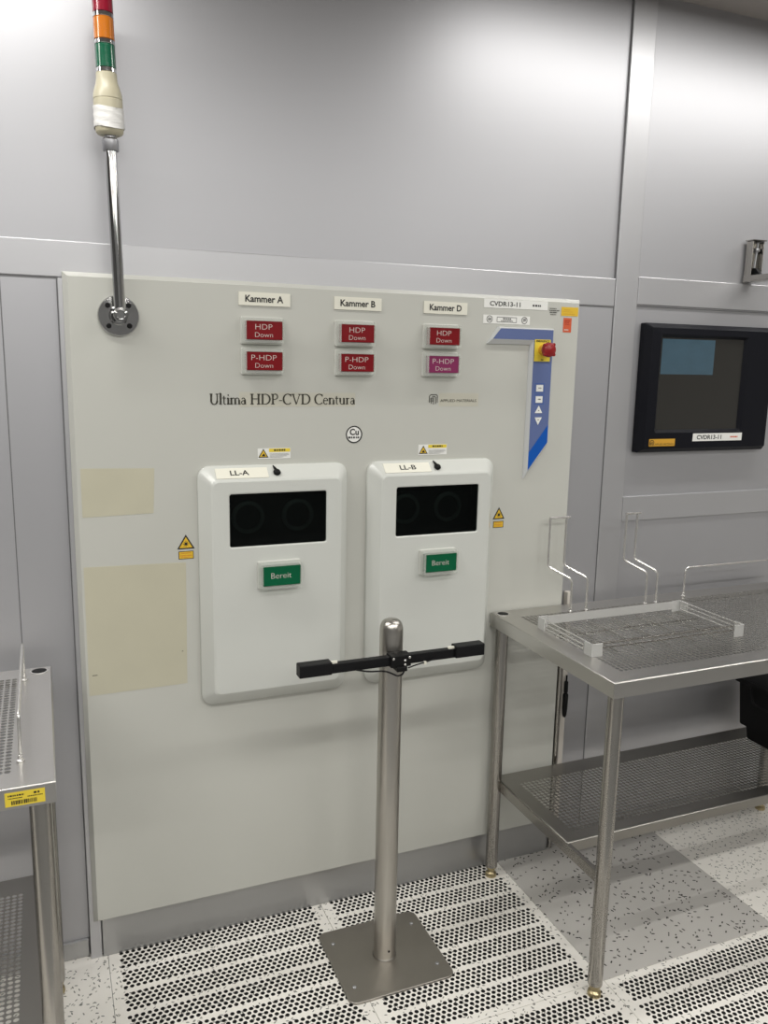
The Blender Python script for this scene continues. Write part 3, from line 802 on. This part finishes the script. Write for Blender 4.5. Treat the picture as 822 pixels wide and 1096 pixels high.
def bench(x0, x1, y0, y1, sy0, sx0, sx1, pitch, label, capx):
    t = thing('work_table', ((x0 + x1) / 2, (y0 + y1) / 2, 0), label, 'work table', 'perforated steel work tables')
    ZT, ZS = .858, .325
    sheet(x0, x1, y0, y1, ZT, .040, .060, .060, .055, .055, pitch, pitch * .43).build('worktop', M['table'], t, angle=60)
    for lx in (x0 + .027, x1 - .027):
        for ly, rear in ((y0 + .024, False), (y1 - .028, True)):
            lg = MB().lathe([(.0190, .034), (.0190, ZT - .004)], (lx, ly, 0), 'z', 28).build('leg', M['steel'], t)
            MB().lathe([(.0175, 0), (.0180, .004), (.0165, .011), (.012, .014), (.010, .017), (.010, .026), (.0165, .028), (.0185, .036)], (lx, ly, 0), 'z', 20).build('foot', M['brass'], lg)
            if rear:
                MB().lathe([(.0195, ZT - .003), (.0195, ZT + .0008), (.0165, ZT + .0012)], (lx, ly, 0), 'z', 28, cap=False).build('leg_collar', M['wire'], lg)
                MB().lathe([(.0165, ZT - .002), (.0165, ZT + .0009), (.001, ZT + .0012)], (lx, ly, 0), 'z', 28).build('end_plug', M['matt_black'], lg)
    for lx in (x0 + .027, x1 - .027):
        s_ = 1 if lx < (x0 + x1) / 2 else -1
        MB().box(lx + s_ * .015 - .007, lx + s_ * .015 + .007, y0 + .030, y1 - .034, ZS - .034, ZS - .003).build('side_rail', M['steel'], t, .002)
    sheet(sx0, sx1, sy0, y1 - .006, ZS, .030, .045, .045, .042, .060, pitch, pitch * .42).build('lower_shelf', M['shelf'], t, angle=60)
    return t
tR = bench(1.660, 2.845, -.592, -.006, -.400, 1.699, 2.806, .0140, 'perforated steel work table right of the cream panel, carrying the wire basket', 0)
tL = bench(-.745, .440, -.628, -.042, -.575, -.706, .401, .0135, 'perforated steel work table at the left edge with a yellow inventory sticker', 0)
# yellow inventory sticker on the left table's front edge
MB().box(.358, .422, -.6290, -.6282, .8235, .8490).build('inventory_sticker', M['lemon'], tL)
st = bpy.data.objects['inventory_sticker']; st['label'] = 'yellow inventory sticker with barcode'
lines(st, [(.363, .389, .8420, .0030), (.404, .414, .8420, .0036), (.363, .386, .8375, .0018), (.394, .418, .8375, .0018)], -.6293, M['ink'])
bc = MB(); x = .368; rb = random.Random(5)
while x < .408:
    wd = rb.choice((.0008, .0014, .0020)); bc.add_poly([(x, .8265), (x + wd, .8265), (x + wd, .8340), (x, .8340)], -.6293); x += wd + rb.choice((.0007, .0012))
bc.build('barcode', M['ink'], st)

# ------------------------------------------------------------------ wire goods on the tables
def rail_wire(name, pts, label, group, feet, r=.0031):
    t = thing(name, pts[0], label, 'wire rail', group)
    MB().tube(fillet(pts, .018, 6), r, 10).build('wire_bar', M['wire'], t)
    for f in feet:
        MB().lathe([(.0075, 0.0003), (.0075, .003), (.0045, .005), (.0042, .012), (.003, .013)], f, 'z', 14).build('foot_nut', M['wire'], t)
    return t
ZT = .858
rail_wire('wire_rail', [(2.348, -.055, ZT), (2.348, -.055, .953), (2.79, -.055, .953), (2.79, -.055, ZT)],
          'low wire rail along the rear edge of the right work table', 'low wire rails', [(2.348, -.055, ZT), (2.79, -.055, ZT)])
rail_wire('wire_rail', [(.382, -.530, ZT), (.3835, -.530, .951), (.382, -.118, .947), (.382, -.118, ZT)],
          'low wire rail standing across the left work table', 'low wire rails', [(.382, -.530, ZT), (.382, -.118, ZT)], .0032)
def holder(x0, x1, y, label):
    t = thing('wire_holder', ((x0 + x1) / 2, y, ZT), label, 'wire holder', 'tall bent wire holders')
    yb = y + .0; dy = .028
    zt = 1.140
    for x in (x0, x1):
        MB().tube(fillet([(x, y, ZT), (x, y, .958), (x - .058, y + .046, .993), (x - .058, y + .046, zt)], .012, 5), .0035, 10).build('wire_upright', M['wire'], t)
        MB().lathe([(.0070, 0.0003), (.0070, .003), (.0042, .005), (.004, .012)], (x, y, ZT), 'z', 14).build('foot_nut', M['wire'], t)
    MB().tube([(x0 - .0605, y + .046, zt), (x1 - .045, y + .046, zt)], .0036, 10).build('cross_wire', M['wire'], t)
    return t
holder(1.893, 1.950, -.080, 'bent wire holder nearer the cream panel, behind the basket on right table')
holder(2.170, 2.211, -.084, 'bent wire holder farther from the cream panel, behind the basket on right table')

t = thing('wire_basket', (1.965, -.305, ZT), 'flat wire basket tray with sheet metal corners on the right work table', 'basket')
bx0, bx1, by0, by1, bz, bt = 1.712, 2.220, -.432, -.182, ZT + .004, ZT + .035
for cx, cy, sx_, sy_ in ((bx0, by0, 1, 1), (bx1, by0, -1, 1), (bx0, by1, 1, -1), (bx1, by1, -1, -1)):
    c = MB(); a = .033; th = .0022
    xs = sorted((cx, cx + sx_ * a)); ys = sorted((cy, cy + sy_ * th)); c.box(xs[0], xs[1], ys[0], ys[1], ZT + .0004, bt)
    xs = sorted((cx, cx + sx_ * th)); ys = sorted((cy + sy_ * th, cy + sy_ * a)); c.box(xs[0], xs[1], ys[0], ys[1], ZT + .0004, bt)
    c.build('corner_bracket', M['bracket'], t, .0005)
MB().box(bx0 + .030, bx1 - .030, by1 - .0045, by1 - .0025, ZT + .010, bt - .001).build('rear_strip', M['bracket'], t)
for zz in (ZT + .009, ZT + .021, ZT + .0325):
    if zz > ZT + .01:
        MB().tube([(bx0 + .006, by0 + .004, zz), (bx1 - .006, by0 + .004, zz)], .0020, 8).build('front_wire', M['steel'], t)
    MB().tube([(bx0 + .004, by0 + .006, zz), (bx0 + .004, by1 - .006, zz)], .0020, 8).build('side_wire', M['wire'], t)
    MB().tube([(bx1 - .004, by0 + .006, zz), (bx1 - .004, by1 - .006, zz)], .0020, 8).build('side_wire', M['wire'], t)
mesh = MB()
for k in range(1, 6):
    x = bx0 + (bx1 - bx0) * k / 6
    mesh.tube([(x, by0 + .004, ZT + .0045), (x, by1 - .004, ZT + .0045)], .0011, 6)
for k in range(1, 3):
    y = by0 + (by1 - by0) * k / 3
    mesh.tube([(bx0 + .004, y, ZT + .0025), (bx1 - .004, y, ZT + .0025)], .0011, 6)
mesh.build('bottom_grid', M['steel'], t)

# ------------------------------------------------------------------ black bin on the lower shelf
ZS = .325
t = thing('black_bin', (2.757, -.17, ZS), 'black lidded plastic bin on the lower shelf of the right work table', 'bin')
def brect(x0, x1, y0, y1, z, r=.02, n=4): return [(a, b, z) for a, _, b in rrect(x0, x1, y0, y1, r, 0, n)]
MB().loops([brect(2.659, 2.857, -.275, -.075, ZS + .001), brect(2.653, 2.863, -.281, -.069, ZS + .050), brect(2.639, 2.877, -.295, -.055, ZS + .052),
            brect(2.629, 2.887, -.305, -.045, ZS + .215)], True, True, True).build('bin_body', M['matt_black'], t)
MB().loops([brect(2.619, 2.897, -.315, -.035, ZS + .205), brect(2.617, 2.899, -.317, -.033, ZS + .214), brect(2.619, 2.897, -.315, -.035, ZS + .221)], True, True, True).build('rim', M['matt_black'], t)
MB().loops([brect(2.623, 2.893, -.311, -.039, ZS + .2215), brect(2.633, 2.883, -.301, -.049, ZS + .240), brect(2.662, 2.854, -.272, -.078, ZS + .256, .03), brect(2.707, 2.809, -.227, -.123, ZS + .262, .03)],
           True, True, True).build('lid', M['matt_black'], t)
MB().tube(fillet([(2.619, -.23, ZS + .205), (2.619, -.22, ZS + .15), (2.619, -.13, ZS + .15), (2.619, -.12, ZS + .205)], .02), .003, 8).build('carry_handle', M['black'], t)

# ------------------------------------------------------------------ monitor on the wall
t = thing('wall_monitor', (2.45, YW, 1.32), 'black framed monitor set in the grey wall right of the mullion', 'monitor')
mx0, mx1, mz0, mz1 = 2.184, 2.716, 1.321, 1.724
m = MB()
L = [rrect(mx0, mx1, mz0, mz1, .004, YW - .0005, 3), rrect(mx0, mx1, mz0, mz1, .004, .030, 3), rrect(mx0 + .014, mx1 - .014, mz0 + .014, mz1 - .014, .003, .008, 3),
     rrect(2.232, 2.588, 1.385, 1.690, .004, .006, 3), rrect(2.242, 2.578, 1.394, 1.681, .003, .018, 3)]
m.loops(L, True, False, False)
m.build('bezel', M['navy'], t, .0015)
MB().prism([(2.241, 1.393), (2.579, 1.393), (2.579, 1.682), (2.241, 1.682)], .022, .0175).build('screen', M['screen'], t)
sw = MB().add_poly([(2.246, 1.568), (2.458, 1.568), (2.458, 1.677), (2.246, 1.677)], .0172).build('blue_rectangle', M['lit'], t)
sw['label'] = 'dim blue glowing rectangle on the screen'
s1 = MB().box(2.214, 2.316, .0055, .0072, 1.3425, 1.3655).build('maker_sticker', M['amberlabel'], t)
s1['label'] = 'amber sticker with a dark emblem'
e = MB()
stroke(e, [(2.2165, 1.346, .0025), (2.2165, 1.356, .0025), (2.220, 1.361, .0025), (2.229, 1.361, .0025), (2.232, 1.357, .0025), (2.232, 1.346, .0025)], .0052)
stroke(e, [(2.2215, 1.345, .002), (2.2215, 1.356, .002), (2.2275, 1.356, .002), (2.2275, 1.345, .002)], .0051)
for zz in (1.349, 1.353): stroke(e, [(2.218, zz, .0016), (2.2255, zz, .0016)], .0050)
e.build('emblem', M['ink'], s1)
text('APPLIED MATERIALS', s1, 2.236, 2.312, 1.3462, 1.3515, .0052, M['ink'], 'lettering')
s2 = MB().box(2.388, 2.595, .0055, .0072, 1.356, 1.381).build('asset_label', M['white'], t)
s2['label'] = 'white asset label'
text('CVDR13-11', s2, 2.404, 2.507, 1.3615, 1.3755, .0052, M['ink'], 'lettering', .022)
lines(s2, [(2.545, 2.577, 1.3655, .005)], .0052, M['orange'], 'small_lettering')

# ------------------------------------------------------------------ wall bracket at the right edge
t = thing('shelf_bracket', (2.598, YW, 1.864), 'steel folding shelf bracket on the wall above the monitor', 'bracket')
u = MB()
u.box(2.575, 2.622, .036, .0425, 1.866, 1.992); u.box(2.575, 2.5785, .014, .036, 1.866, 1.992); u.box(2.6185, 2.622, .014, .036, 1.866, 1.992)
u.build('wall_channel', M['steel'], t, .001)
MB().box(2.569, 2.626, .010, .0425, 1.9925, 1.9955).build('top_plate', M['steel'], t)
MB().tube([(2.602, .030, 1.895), (2.606, .026, 1.988)], .0035, 8).build('strut_rod', M['zinc'], t)
MB().lathe([(.007, -.008), (.007, .008)], (2.604, .028, 1.965), 'x', 12).build('clamp_nut', M['zinc'], t)
a = MB(); a.box(2.572, 2.606, -.235, .0425, 1.8645, 1.868); a.box(2.572, 2.5755, -.235, .0425, 1.868, 1.885); a.box(2.6025, 2.606, -.235, .0425, 1.868, 1.885)
a.build('support_arm', M['steel'], t, .001)
MB().loops([[(2.588, .034, 1.868), (2.588, -.030, 1.868), (2.588, .010, 1.908), (2.588, .034, 1.908)],
            [(2.600, .034, 1.868), (2.600, -.030, 1.868), (2.600, .010, 1.908), (2.600, .034, 1.908)]], True, True).build('hinge_gusset', M['matt_black'], t)

# ------------------------------------------------------------------ cable duct beside the panel
t = thing('cable_duct', (1.962, .03, .30), 'narrow pale cable duct with a black connector, beside the panel behind right table', 'cable duct')
MB().box(1.9535, 1.9725, .022, .0435, .05, .885).build('duct', M['duct'], t, .002)
MB().tube([(1.940, .020, .01), (1.940, .020, .845)], .0072, 14).build('conduit_pipe', M['steel'], t)
MB().lathe([(.003, .470), (.006, .476), (.0085, .500), (.0085, .548), (.0045, .552), (.0065, .556), (.0065, .590), (.003, .594), (.003, .612)], (1.962, .0120, 0), 'z', 14).build('connector', M['matt_black'], t)

# ------------------------------------------------------------------ bollard with base plate, and sensor bar
PX, PYb = 1.236, -.246
t = thing('steel_post', (PX, PYb, 0), 'stainless steel post with domed top on a square base plate in front of the panel', 'post')
MB().loops([brect(PX - .147, PX + .147, PYb - .139, PYb + .139, .0005, .022), brect(PX - .147, PX + .147, PYb - .139, PYb + .139, .005, .022), brect(PX - .1455, PX + .1455, PYb - .1375, PYb + .1375, .006, .021)], True, True).build('base_plate', M['base'], t)
MB().lathe([(.0300, .006), (.0300, .918), (.0298, .928), (.0285, .937), (.0255, .945), (.020, .951), (.012, .9545), (.003, .9555)], (PX, PYb, 0), 'z', 48).build('post_tube', M['post'], t)
MB().lathe([(.0325, .006), (.0320, .008), (.0302, .010)], (PX, PYb, 0), 'z', 48, cap=False).build('weld_bead', M['base'], t)
for dx, dy in ((-.118, .085), (.118, .085), (.118, -.085), (-.118, -.085)):
    MB().lathe([(.0055, .006), (.0055, .0075), (.003, .0088)], (PX + dx, PYb + dy, 0), 'z', 12).build('plate_screw', M['zinc'], t)
MB().lathe([(.003, .0285), (.003, .0315)], (PX, PYb, .035), 'y', 12).build('set_screw', M['matt_black'], t)

t = thing('sensor_bar', (PX, -.295, .862), 'black sensor bar with a box at each end, clamped across the steel post', 'sensor bar')
MB().box(1.060, 1.392, -.302, -.284, .852, .876).build('cross_bar', M['black'], t, .0015)
for x0, x1, sd in ((.977, 1.058, 1), (1.388, 1.470, -1)):
    hd = MB().box(x0, x1, -.311, -.281, .853, .884).build('sensor_head', M['black'], t, .002)
    xp = x1 if sd > 0 else x0 - .016
    MB().box(xp, xp + .016, -.300, -.293, .8765, .8815).build('cable_plug', M['ivory'], hd)
c = MB(); c.box(1.210, 1.264, -.310, -.276, .849, .879); c.box(1.224, 1.252, -.316, -.276, .839, .851)
c.build('clamp', M['matt_black'], t, .002)
for sx_, sz_ in ((1.216, .873), (1.247, .866), (1.247, .855), (1.259, .873)):
    MB().lathe([(.0032, .3135), (.0032, .3165), (.002, .3175)], (sx_, .004, sz_), 'y', 12).build('screw', M['wire'], t)
MB().tube(fillet([(1.120, -.306, .856), (1.150, -.308, .848), (1.195, -.312, .846), (1.225, -.316, .830), (1.238, -.316, .832), (1.243, -.316, .842)], .02, 5), .0022, 8).build('cable', M['matt_black'], t)
MB().tube(fillet([(1.255, -.312, .846), (1.28, -.308, .850), (1.305, -.308, .8535), (1.33, -.304, .857)], .02, 5), .0018, 8).build('cable', M['matt_black'], t)
MB().box(1.300, 1.306, -.310, -.304, .848, .855).build('cable_tie', M['ivory'], t)
